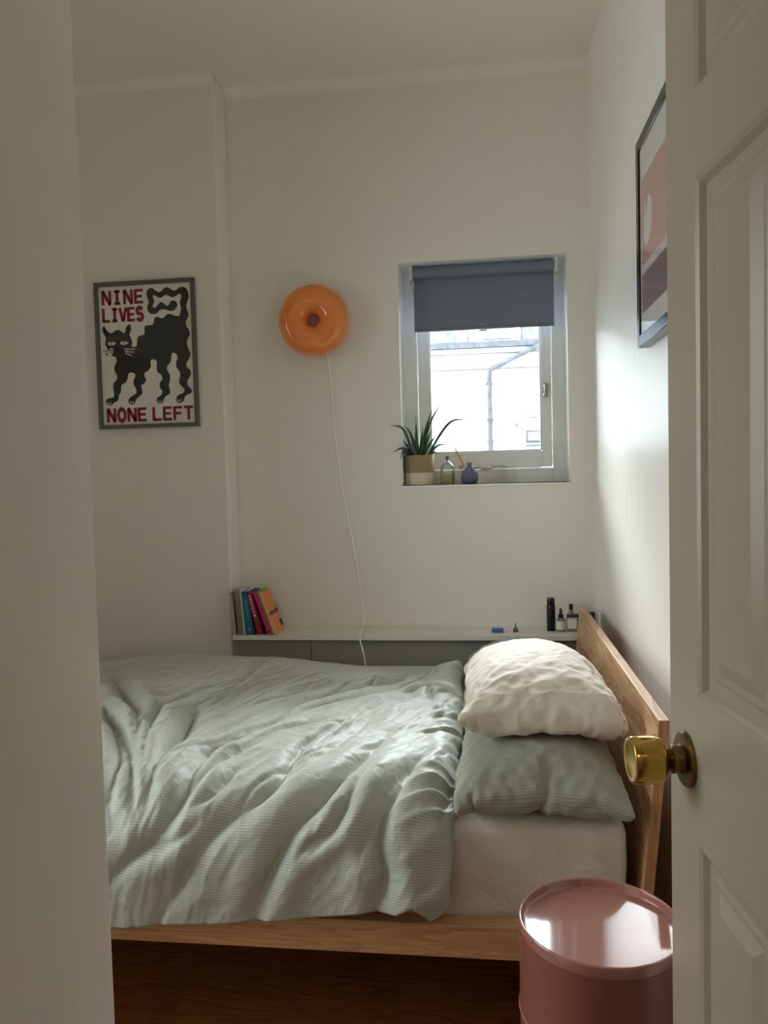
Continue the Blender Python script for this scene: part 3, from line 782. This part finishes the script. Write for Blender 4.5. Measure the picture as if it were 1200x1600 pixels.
# ---------------------------------------------------------------- cat poster
FX0, FX1, FZ0, FZ1 = -1.666, -1.214, 1.699, 2.330
po = thing('framed_poster', ((FX0+FX1)/2, 3.262, FZ0), 'grey framed poster of a wavy black cat reading NINE LIVES NONE LEFT', 'poster')
FY0, FY1, FW = 3.238, 3.2615, .0165
MB().box(FX0, FX0+FW, FY0, FY1, FZ0, FZ1).build('frame_bar', FRAME_G, po, bevel=.0015)
MB().box(FX1-FW, FX1, FY0, FY1, FZ0, FZ1).build('frame_bar', FRAME_G, po, bevel=.0015)
MB().box(FX0+FW, FX1-FW, FY0, FY1, FZ0, FZ0+FW).build('frame_bar', FRAME_G, po, bevel=.0015)
MB().box(FX0+FW, FX1-FW, FY0, FY1, FZ1-FW, FZ1).build('frame_bar', FRAME_G, po, bevel=.0015)
px0, px1, pz0, pz1 = FX0+FW, FX1-FW, FZ0+FW, FZ1-FW
PY = 3.252
MB().box(px0, px1, PY, PY+.003, pz0, pz1).build('print', PAPER, po)
def pxz(x, z): return (px0+(px1-px0)*x/1000, pz0+(pz1-pz0)*z/1000)
def flat(name, polys, y, m, parent, th=.0004):
    """thin printed shapes lying on the sheet"""
    mb = MB()
    for poly in polys:
        n = len(poly); tri = tessellate_polygon([[Vector((x, z, 0)) for x, z in poly]])
        mb.add([(x, y, z) for x, z in poly], [tuple(t) for t in tri])
    return mb.build(name, m, parent)
CAT= [31,713,51,717,72,691,110,667,143,669,170,684,210,684,245,669,274,664,280,686,299,714,329,722,341,696,330,662,319,646,339,620,348,590,340,564,372,558,397,571,401,610,413,630,442,638,474,642,488,662,486,692,500,707,536,708,577,713,592,740,603,761,629,766,667,755,699,758,726,777,758,782,796,775,834,763,866,768,881,795,886,824,875,858,889,887,893,913,868,919,842,908,803,898,765,908,727,918,695,906,662,900,630,910,605,922,588,914,597,896,603,871,585,850,591,833,613,832,640,853,673,869,705,859,730,842,755,845,776,866,802,876,833,868,849,846,837,822,804,803,766,803,728,812,690,817,657,810,633,794,598,786,559,790,528,814,526,848,545,877,527,907,522,941,543,966,582,973,620,955,651,941,684,947,707,963,743,972,781,961,812,945,844,950,871,964,916,969,959,948,972,914,968,881,947,848,945,814,963,780,961,755,934,722,935,692,963,662,971,628,946,596,936,562,955,520,969,486,951,453,924,424,929,395,963,373,961,335,930,302,928,269,959,243,974,222,950,206,912,198,892,182,878,157,849,143,814,145,799,166,810,191,842,205,881,215,889,240,858,266,835,296,852,337,845,367,815,401,814,439,831,464,820,494,788,504,766,491,760,457,746,432,719,412,714,382,742,348,739,306,725,273,736,239,730,210,695,198,668,177,654,150,622,142,590,157,596,187,638,205,655,232,628,258,627,292,659,320,646,350,608,372,600,410,606,444,581,461,549,462,537,445,539,412,506,383,473,371,467,345,483,320,462,295,429,279,434,249,432,219,392,195,365,178,344,149,312,144,280,159,288,188,328,209,368,225,369,254,345,289,347,323,368,348,356,369,324,376,291,366,283,341,262,307,215,291,207,266,202,236,179,220,174,190,150,169,117,161,97,145,64,144,35,163,40,188,73,198,113,200,127,225,119,268,124,302,158,326,169,356,142,390,144,429,169,462,158,492,122,502,90,532,66,563,50,593,62,623,53,648,28,681]
cat = [(CAT[i], CAT[i+1]) for i in range(0, len(CAT), 2)]
cat = [p[:2] for p in catmull([(x, z, 0) for x, z in cat+[cat[0]]], 3)][:-1]
flat('printed_cat', [[pxz(*p) for p in cat]], PY-.0006, INK, po)
def ribbon(pts, w):
    pts = [Vector((p[0], p[1])) for p in pts]; Lf = []; Rt = []
    for i, p in enumerate(pts):
        t = (pts[min(i+1, len(pts)-1)]-pts[max(i-1, 0)]).normalized(); n = Vector((-t.y, t.x))*w/2
        Lf.append(tuple(p+n)); Rt.append(tuple(p-n))
    return [[Lf[i], Lf[i+1], Rt[i+1], Rt[i]] for i in range(len(pts)-1)]
def ell(cx, cz, a, b, n=16): return [(cx+a*math.cos(2*math.pi*k/n), cz+b*math.sin(2*math.pi*k/n)*(1-.35*abs(math.cos(2*math.pi*k/n)))) for k in range(n)]
for ex in (124, 259):
    eo = flat('printed_eye', [[pxz(*p) for p in ell(ex, 590, 44, 16)]], PY-.0009, PAPER, po)
    flat('pupil', [[pxz(*p) for p in ((ex-6, 606), (ex+6, 606), (ex+4, 574), (ex-4, 574))]], PY-.0012, INK, eo)
wh = []
def wig(x0, z0, x1, z1, n=4, a=5): return [(x0+(x1-x0)*k/(n*3), z0+(z1-z0)*k/(n*3)+a*math.sin(k*2*math.pi/3.2)) for k in range(n*3+1)]
for l in ((255, 546, 384, 542), (262, 532, 362, 520), (268, 518, 335, 497), (95, 552, 137, 549), (88, 536, 137, 532), (100, 520, 130, 517)):
    flat('printed_whisker', [[pxz(*p) for p in q] for q in ribbon(wig(*l), 6)], PY-.0010, PAPER, po)
for cx, cz in ((58, 160), (74, 156), (90, 160), (300, 163), (316, 158), (333, 163), (612, 159), (628, 155), (645, 160), (818, 163), (835, 158), (852, 163)):
    flat('printed_claw', [[pxz(*p) for p in q] for q in ribbon([(cx-3, cz+8), (cx, cz), (cx+2, cz-10)], 7)], PY-.0010, PAPER, po)
for l in ((20, 534, 82, 540), (45, 516, 80, 524), (60, 503, 85, 514)):
    flat('printed_whisker_tip', [[pxz(*p) for p in q] for q in ribbon(wig(*l), 5)], PY-.0008, INK, po)
# block lettering: strokes on a unit box
def arc(cx, cz, rx, rz, a0, a1, n=10): return [(cx+rx*math.cos(R(a0+(a1-a0)*k/n)), cz+rz*math.sin(R(a0+(a1-a0)*k/n))) for k in range(n+1)]
GL = {
 'N': [[(.12, 0), (.12, 1)], [(.88, 0), (.88, 1)], [(.12, 1), (.88, 0)]],
 'I': [[(.5, 0), (.5, 1)], [(.18, .92), (.82, .92)], [(.18, .08), (.82, .08)]],
 'E': [[(.12, 0), (.12, 1)], [(.12, .92), (.95, .92)], [(.12, .5), (.85, .5)], [(.12, .08), (.95, .08)]],
 'L': [[(.12, 0), (.12, 1)], [(.12, .08), (.95, .08)]],
 'V': [[(.08, 1), (.5, .02)], [(.92, 1), (.5, .02)]],
 'S': [arc(.5, .73, .37, .2, 20, 270, 12)[:-1]+arc(.5, .29, .38, .22, 90, -160, 12)],
 'O': [arc(.5, .5, .38, .43, 0, 360, 28)],
 'F': [[(.12, 0), (.12, 1)], [(.12, .92), (.95, .92)], [(.12, .5), (.85, .5)]],
 'T': [[(.5, 0), (.5, 1)], [(.02, .92), (.98, .92)]],
}
def word(txt, x0, x1, z0, z1, gap=.16, space=.45):
    tot = sum(space if c == ' ' else 1 for c in txt)+gap*(len(txt)-1); un = (x1-x0)/tot; x = x0; out = []
    for c in txt:
        if c == ' ': x += un*(space+gap); continue
        for st in GL[c]:
            out += [[pxz(*p) for p in q] for q in ribbon([(x+un*a, z0+(z1-z0)*b) for a, b in st], 31 if abs(st[0][0]-st[-1][0]) < .01 or len(st) > 2 or c in 'NV' else 20)]
        x += un*(1+gap)
    return out
flat('printed_lettering', word('NINE', 34, 490, 868, 970), PY-.0008, RED, po)
flat('printed_lettering', word('LIVES', 35, 484, 744, 844, .08), PY-.0009, RED, po)
flat('printed_lettering', word('NONE LEFT', 40, 977, 21, 120, .14, .35), PY-.0008, RED, po)
MB().box(px0, px1, PY-.0045, PY-.003, pz0, pz1).build('glazing', PICGLASS, po)

# ---------------------------------------------------------------- framed print on the right wall
QY0, QY1, QZ0, QZ1, QX = 1.78, 2.25, 1.80, 2.35, .425
pi = thing('framed_print', (XR, (QY0+QY1)/2, QZ0), 'black framed pink print high on the right wall, half hidden by the door', 'picture')
fw = .030
for (y0, y1, z0, z1) in ((QY0, QY0+fw, QZ0, QZ1), (QY1-fw, QY1, QZ0, QZ1), (QY0+fw, QY1-fw, QZ0, QZ0+fw), (QY0+fw, QY1-fw, QZ1-fw, QZ1)):
    MB().box(QX, XR-.0005, y0, y1, z0, z1).build('frame_bar', FRAME_B, pi, bevel=.0015)
MATW = mat('white_mat_board', (226, 222, 212), .7)
MB().box(QX+.006, QX+.010, QY0+fw, QY1-fw, QZ0+fw, QZ1-fw).build('mat_board', MATW, pi)
def yz(name, poly, x, m): 
    tri = tessellate_polygon([[Vector((a, b, 0)) for a, b in poly]])
    return MB().add([(x, a, b) for a, b in poly], [tuple(t) for t in tri]).build(name, m, pi)
iy0, iy1 = QY0+fw, QY1-fw-.016
yz('printed_field', [(iy0+.02, 2.01), (iy1, 2.01), (iy1, 2.235), (iy0+.02, 2.235)], QX+.0055, mat('dusty_pink_ink', (206, 160, 146), .6))
yz('printed_band', [(iy0+.02, 1.885), (iy1, 1.885), (iy1, 1.985), (iy0+.02, 1.985)], QX+.0055, mat('mauve_ink', (140, 106, 112), .6))
yz('printed_stripe', [(iy0+.02, 1.987), (iy1, 1.987), (iy1, 2.008), (iy0+.02, 2.008)], QX+.0052, mat('pale_pink_ink', (226, 204, 204), .6))
yz('printed_figure', [(2.175, 2.08), (2.165, 2.14), (2.155, 2.165), (2.145, 2.16), (2.14, 2.12), (2.13, 2.15), (2.115, 2.17), (2.09, 2.165), (2.07, 2.13), (2.08, 2.08), (2.11, 2.055), (2.15, 2.05)], QX+.0050, MATW)
MB().box(QX+.0025, QX+.004, QY0+fw, QY1-fw, QZ0+fw, QZ1-fw).build('glazing', PICGLASS, pi)

# ---------------------------------------------------------------- round bedside unit
TX, TY, TR, TZ = .186, 1.375, .1410, .094
tb = thing('round_storage_unit', (TX, TY, 0), 'glossy dusty pink round storage unit with a shiny tray top beside the bed', 'side table')
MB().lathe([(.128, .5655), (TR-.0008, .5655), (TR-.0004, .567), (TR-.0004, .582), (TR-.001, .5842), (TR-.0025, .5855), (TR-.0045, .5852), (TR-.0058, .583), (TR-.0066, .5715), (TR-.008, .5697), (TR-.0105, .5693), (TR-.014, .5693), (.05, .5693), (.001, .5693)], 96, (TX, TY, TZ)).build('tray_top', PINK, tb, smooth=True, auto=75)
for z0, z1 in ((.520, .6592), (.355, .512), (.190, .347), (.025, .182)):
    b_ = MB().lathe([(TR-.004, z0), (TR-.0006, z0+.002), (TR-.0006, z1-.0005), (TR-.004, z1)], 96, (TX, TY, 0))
    bo = b_.build('module', PINK_SHADE, tb, smooth=True, auto=40)
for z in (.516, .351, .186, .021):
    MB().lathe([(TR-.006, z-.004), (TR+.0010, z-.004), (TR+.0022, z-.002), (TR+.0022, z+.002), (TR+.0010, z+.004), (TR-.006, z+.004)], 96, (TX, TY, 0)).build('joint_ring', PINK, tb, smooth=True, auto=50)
MB().lathe([(TR-.02, 0), (TR-.012, .002), (TR-.012, .018), (TR-.02, .018)], 64, (TX, TY, 0)).build('base', PINK_SHADE, tb, smooth=True, auto=40)

# ---------------------------------------------------------------- books
def book(x, lean, t, h, d, cover, spine, label, y=3.201, marks=(), pages=(222, 212, 190), cover_art=()):
    o = thing('book', (x, y, .8005), label, 'book', 'books at the left end of the shelf'); o['_local'] = 1
    o.rotation_euler = (0, -R(lean), 0)
    cm = mat('book_cover_%d_%d_%d' % cover, cover, .4); sm_ = mat('book_cover_%d_%d_%d' % spine, spine, .4); pm = mat('book_pages_%d_%d_%d' % pages, pages, .9)
    c = .0014
    MB().box(0, c, 0, d, 0, h).build('cover_board', cm, o)
    MB().box(t-c, t, 0, d, 0, h).build('cover_board', cm, o)
    MB().box(c, t-c, -.0008, c, 0, h).build('spine', sm_, o, bevel=.0004)
    MB().box(c, t-c, c, d-.003, .002, h-.003).build('page_block', pm, o)
    for k, (x0, x1, z0, z1, col) in enumerate(marks):
        MB().box(x0*t, x1*t, -.0013, -.0008, z0*h, z1*h).build('spine_print', mat('print_%d_%d_%d' % col, col, .5), o)
    for (y0, y1, z0, z1, col) in cover_art:
        MB().box(t, t+.0005, y0*d, y1*d, z0*h, z1*h).build('cover_print', mat('print_%d_%d_%d' % col, col, .5), o)
    return o
book(-1.0795, 3.0, .0125, .180, .120, (156, 146, 128), (170, 160, 142), 'thin grey-beige book at the far left of the shelf row', marks=((.2, .8, .96, .985, (120, 60, 50)),))
book(-1.0595, 4.0, .0245, .190, .120, (150, 140, 118), (128, 120, 108), 'thick grey book with a mottled spine, second from the left', marks=((0, .12, .05, .97, (40, 34, 36)), (.3, .85, .2, .22, (150, 140, 130)), (.3, .85, .1, .12, (96, 96, 84))))
book(-1.0325, 4.0, .0075, .196, .125, (206, 206, 194), (178, 190, 178), 'very thin pale green-white book beside the teal book')
book(-1.0195, 5.5, .030, .186, .122, (24, 92, 120), (20, 96, 126), 'thick teal blue book in the middle of the row', marks=((.35, .65, .10, .16, (96, 170, 190)), (.4, .6, .35, .8, (60, 140, 168))))
book(-.9720, 13.5, .0235, .186, .120, (70, 12, 40), (150, 26, 56), 'dark red book with pale lettering on its spine, left of the pink book', marks=((.25, .62, .42, .48, (226, 190, 200)), (.30, .58, .52, .56, (226, 180, 180)), (.30, .58, .58, .64, (230, 150, 140)), (.30, .58, .66, .70, (226, 180, 180)), (.30, .58, .72, .79, (230, 150, 140)), (.30, .58, .81, .87, (226, 180, 180)), (.30, .58, .89, .94, (230, 160, 150))))
book(-.9260, 19.0, .0205, .192, .120, (196, 24, 104), (206, 30, 110), 'bright pink book leaning beside the orange one', marks=((.3, .7, .05, .09, (130, 10, 50)),))
book(-.9040, 19.5, .0060, .199, .128, (60, 196, 70), (60, 176, 80), 'slim bright green book squeezed between pink and orange books')
book(-.8975, 20.0, .0120, .190, .132, (236, 136, 72), (222, 176, 110), 'orange book at the right end of the row with its cover showing',
     cover_art=((0, 1, .44, .52, (96, 66, 50)), (.3, .75, .46, .50, (214, 196, 180)), (.72, 1, .10, .26, (40, 36, 28)), (0, .06, 0, 1, (206, 170, 110))))

# ---------------------------------------------------------------- small things on the shelf
ZS = .8005
bk_ = thing('spray_bottle', (.264, 3.30, ZS), 'tall slim black bottle on the shelf beside the headboard', 'bottle')
BLK = mat('black_plastic', (20, 22, 26), .3); 
MB().lathe([(.0165, 0), (.018, .002), (.018, .104), (.0165, .110)], 32, (.264, 3.30, ZS)).build('body', BLK, bk_, smooth=True, auto=40)
MB().lathe([(.0150, .1105), (.0155, .112), (.0155, .136), (.0145, .138), (.001, .138)], 32, (.264, 3.30, ZS)).build('cap', BLK, bk_, smooth=True, auto=40)
GREYGL = mat('smoked_glass', (120, 122, 112), rough=.1, spec=.6)
LBL = mat('white_paper_label', (216, 212, 200), .6)
d1 = thing('dropper_bottle', (.303, 3.29, ZS), 'small dropper bottle with white label and black pipette top', 'bottle')
MB().lathe([(.0175, 0), (.019, .002), (.019, .048), (.012, .054), (.0085, .056), (.0085, .060)], 28, (.303, 3.29, ZS)).build('body', GREYGL, d1, smooth=True, auto=40)
MB().lathe([(.0192, .008), (.0192, .044)], 28, (.303, 3.29, ZS), cap=False).build('label', LBL, d1, smooth=True)
MB().lathe([(.0105, .0565), (.0115, .058), (.0115, .068), (.008, .071), (.0065, .074), (.0060, .090), (.003, .095), (.001, .095)], 24, (.303, 3.29, ZS)).build('dropper_cap', BLK, d1, smooth=True, auto=40)
d2 = thing('pump_bottle', (.352, 3.30, ZS), 'square clear bottle with white label and black pump top beside the headboard', 'bottle')
MB().box(.326, .382, 3.278, 3.322, ZS, ZS+.060).build('body', GREYGL, d2, bevel=.006, bseg=3)
MB().box(.329, .366, 3.2772, 3.2778, ZS+.012, ZS+.054).build('label', LBL, d2)
MB().box(.328, .380, 3.280, 3.320, ZS+.0605, ZS+.068).build('shoulder', BLK, d2, bevel=.003)
MB().lathe([(.011, .0685), (.011, .086), (.009, .088)], 24, (.346, 3.30, ZS)).build('collar', CHROME, d2, smooth=True, auto=40)
MB().lathe([(.0085, .0885), (.0085, .108), (.0075, .112), (.001, .112)], 24, (.346, 3.30, ZS)).build('pump_head', BLK, d2, smooth=True, auto=40)
d3 = thing('jar', (.428, 3.31, ZS), 'dark jar tucked in the corner behind the headboard', 'jar')
MB().lathe([(.017, 0), (.0185, .002), (.0185, .050), (.016, .054)], 28, (.428, 3.31, ZS)).build('body', BLK, d3, smooth=True, auto=40)
MB().lathe([(.0165, .0545), (.0175, .056), (.0175, .074), (.0165, .076), (.001, .076)], 28, (.428, 3.31, ZS)).build('lid', BLK, d3, smooth=True, auto=40)
bt = thing('pill_tube', (.041, 3.26, ZS), 'small blue plastic tube lying on the shelf', 'tube')
BLUE = mat('blue_plastic', (52, 116, 176), .35)
MB().lathe([(.007, -.024), (.0095, -.022), (.0095, .010), (.0085, .012)], 24, (.041, 3.26, ZS+.0098), 'X').build('body', BLUE, bt, smooth=True, auto=40)
MB().lathe([(.0090, .0122), (.0098, .013), (.0098, .023), (.0085, .025), (.001, .025)], 24, (.041, 3.26, ZS+.0098), 'X').build('cap', mat('blue_plastic_cap', (58, 118, 186), .35), bt, smooth=True, auto=40)
gb = thing('perfume_vial', (.116, 3.27, ZS), 'tiny green glass vial with thin neck on the shelf', 'bottle')
MB().lathe([(.009, 0), (.0105, .001), (.0105, .012), (.004, .018), (.0028, .020), (.0028, .030)], 24, (.116, 3.27, ZS)).build('body', mat('green_glass', (70, 104, 92), .1, trans=.3), gb, smooth=True, auto=40)
MB().lathe([(.0035, .0303), (.0055, .031), (.0055, .036), (.0035, .039), (.001, .039)], 20, (.116, 3.27, ZS)).build('stopper', mat('pale_glass', (176, 180, 160), .2), gb, smooth=True, auto=40)

# ---------------------------------------------------------------- on the window sill
ZW = WZ0+.0005
pt = thing('potted_plant', (-.288, 3.478, ZW), 'spiky green plant in a two-tone beige pot on the window sill', 'plant')
TAUPE = mat('taupe_glaze', (152, 132, 98), .55, var=(120, .12)); CREAMP = mat('cream_glaze', (214, 200, 174), .5)
MB().lathe([(.060, 0), (.0635, .002), (.0655, .054)], 48, (-.288, 3.478, ZW)).build('pot_base', CREAMP, pt, smooth=True, auto=40)
MB().lathe([(.0656, .0545), (.0670, .130), (.0660, .1325), (.0630, .1325), (.062, .118)], 48, (-.288, 3.478, ZW), cap=False).build('pot_rim', TAUPE, pt, smooth=True, auto=40)
MB().lathe([(.0615, .112), (.0615, .116), (.03, .121), (.001, .122)], 32, (-.288, 3.478, ZW)).build('soil', mat('potting_soil', (58, 46, 36), .95, bump=(90, .8, .01)), pt, smooth=True)
LEAF = mat('spider_leaf', (62, 92, 66), .45, var=(30, .25), spec=.4); LEAFD = mat('withered_leaf', (98, 88, 92), .7, var=(30, .3))
PC = Vector((-.288, 3.478, ZW+.118))
def leaf(tip, mid, w, m=LEAF, base=(0, 0)):
    """arching grooved blade through base, mid and tip (absolute x,z with y offset)"""
    b0 = PC+Vector((base[0], base[1], 0))
    pts = catmull([b0, Vector(mid), Vector(tip)], 8); n = len(pts); v = []; f = []
    for i, p in enumerate(pts):
        t = (pts[min(i+1, n-1)]-pts[max(i-1, 0)]).normalized(); k = i/(n-1)
        s_ = t.cross(Vector((.15, -1, .25))).normalized(); nn = s_.cross(t).normalized()
        ww = .8*w*(.75+.5*math.sin(math.pi*min(1, k*1.2)))*(1-k**3)+.0003
        v += [tuple(p+s_*ww), tuple(p+nn*ww*.45), tuple(p-s_*ww), tuple(p+nn*ww*.45+nn*.0007)]
    for i in range(n-1):
        for a, b in ((0, 1), (1, 2), (2, 3), (3, 0)): f.append((i*4+a, i*4+b, (i+1)*4+b, (i+1)*4+a))
    f += [(0, 1, 2, 3), tuple((n-1)*4+k for k in (3, 2, 1, 0))]
    return MB().add(v, f).build('leaf', m, pt, smooth=True)
LV = [  # tip x,y,z   mid x,y,z   half width
 ((-.405, 3.372, 1.683), (-.346, 3.405, 1.662), .0060, (-.02, -.02)), ((-.352, 3.44, 1.685), (-.322, 3.465, 1.648), .0060, (-.01, 0)),
 ((-.168, 3.53, 1.812), (-.238, 3.49, 1.69), .0060, (.01, .01)), ((-.212, 3.52, 1.79), (-.252, 3.495, 1.68), .0058, (0, .02)),
 ((-.050, 3.46, 1.697), (-.150, 3.47, 1.690), .0062, (.03, 0)), ((-.150, 3.44, 1.595), (-.205, 3.455, 1.590), .0055, (.04, -.01)),
 ((-.398, 3.365, 1.562), (-.348, 3.395, 1.582), .0058, (-.03, -.02)), ((-.335, 3.46, 1.675), (-.312, 3.47, 1.62), .0065, (-.01, -.01)),
 ((-.300, 3.50, 1.735), (-.298, 3.49, 1.64), .0055, (0, .02)), ((-.228, 3.47, 1.665), (-.252, 3.475, 1.61), .0070, (.01, 0)),
 ((-.200, 3.47, 1.645), (-.238, 3.47, 1.60), .0060, (.02, -.02)), ((-.354, 3.42, 1.618), (-.335, 3.45, 1.592), .0062, (-.03, 0)),
 ((-.300, 3.43, 1.655), (-.296, 3.445, 1.60), .0075, (-.01, -.03)), ((-.262, 3.44, 1.625), (-.272, 3.45, 1.585), .0080, (0, -.03)),
 ((-.346, 3.42, 1.600), (-.322, 3.435, 1.578), .0070, (-.02, -.03)), ((-.270, 3.52, 1.685), (-.278, 3.505, 1.61), .0065, (0, .03)),
 ((-.190, 3.43, 1.555), (-.225, 3.44, 1.562), .0060, (.03, -.03)), ((-.322, 3.47, 1.64), (-.306, 3.47, 1.59), .0080, (-.015, 0)),
 ((-.248, 3.50, 1.70), (-.266, 3.49, 1.61), .0060, (.005, .01)),
]
for a, b, w, bs in LV: leaf(a, b, w, LEAF, bs)
leaf((-.352, 3.418, 1.553), (-.318, 3.425, 1.592), .012, LEAFD, (-.01, -.04)); leaf((-.364, 3.385, 1.535), (-.346, 3.405, 1.568), .006, LEAFD, (-.04, -.03))

gl = thing('glass_bottle', (-.163, 3.475, ZW), 'clear squat glass bottle half full of yellow liquid on the sill', 'bottle')
MB().lathe([(.030, 0), (.0325, .003), (.0325, .070), (.030, .082), (.020, .094), (.0105, .099), (.0100, .118), (.0090, .118), (.0088, .100), (.018, .0925), (.0285, .081), (.0308, .070), (.0308, .005), (.001, .004)], 40, (-.163, 3.475, ZW), cap=False).build('glass_body', CLEARB, gl, smooth=True, auto=60)
MB().lathe([(.0300, .0055), (.0305, .007), (.0305, .044), (.001, .044)], 40, (-.163, 3.475, ZW)).build('yellow_liquid', OIL, gl, smooth=True, auto=40)
MB().lathe([(.0085, .108), (.0085, .124), (.0070, .126), (.001, .126)], 24, (-.163, 3.475, ZW)).build('stopper', mat('grey_stopper', (112, 108, 98), .5), gl, smooth=True, auto=40)

vs = thing('reed_diffuser', (-.066, 3.47, ZW), 'blue-grey bulb vase holding thin reeds on the window sill', 'diffuser')
MB().lathe([(.026, 0), (.030, .002), (.0375, .018), (.0385, .032), (.034, .050), (.024, .068), (.0150, .080), (.0120, .086), (.0122, .094), (.0095, .094), (.0092, .084)], 44, (-.066, 3.47, ZW), cap=False).build('vase', mat('blue_grey_ceramic', (98, 106, 124), .5), vs, smooth=True, auto=60)
REED = mat('rattan_reed', (198, 150, 100), .7)
for dx, dy, k in ((-.083, .006, 1.0), (-.077, .0, .95), (-.088, .01, .93)):
    MB().tube([(-.062, 3.47, ZW+.02), (-.066+dx*k, 3.47+dy, ZW+.205*k)], .0016, 6).build('reed', REED, vs)
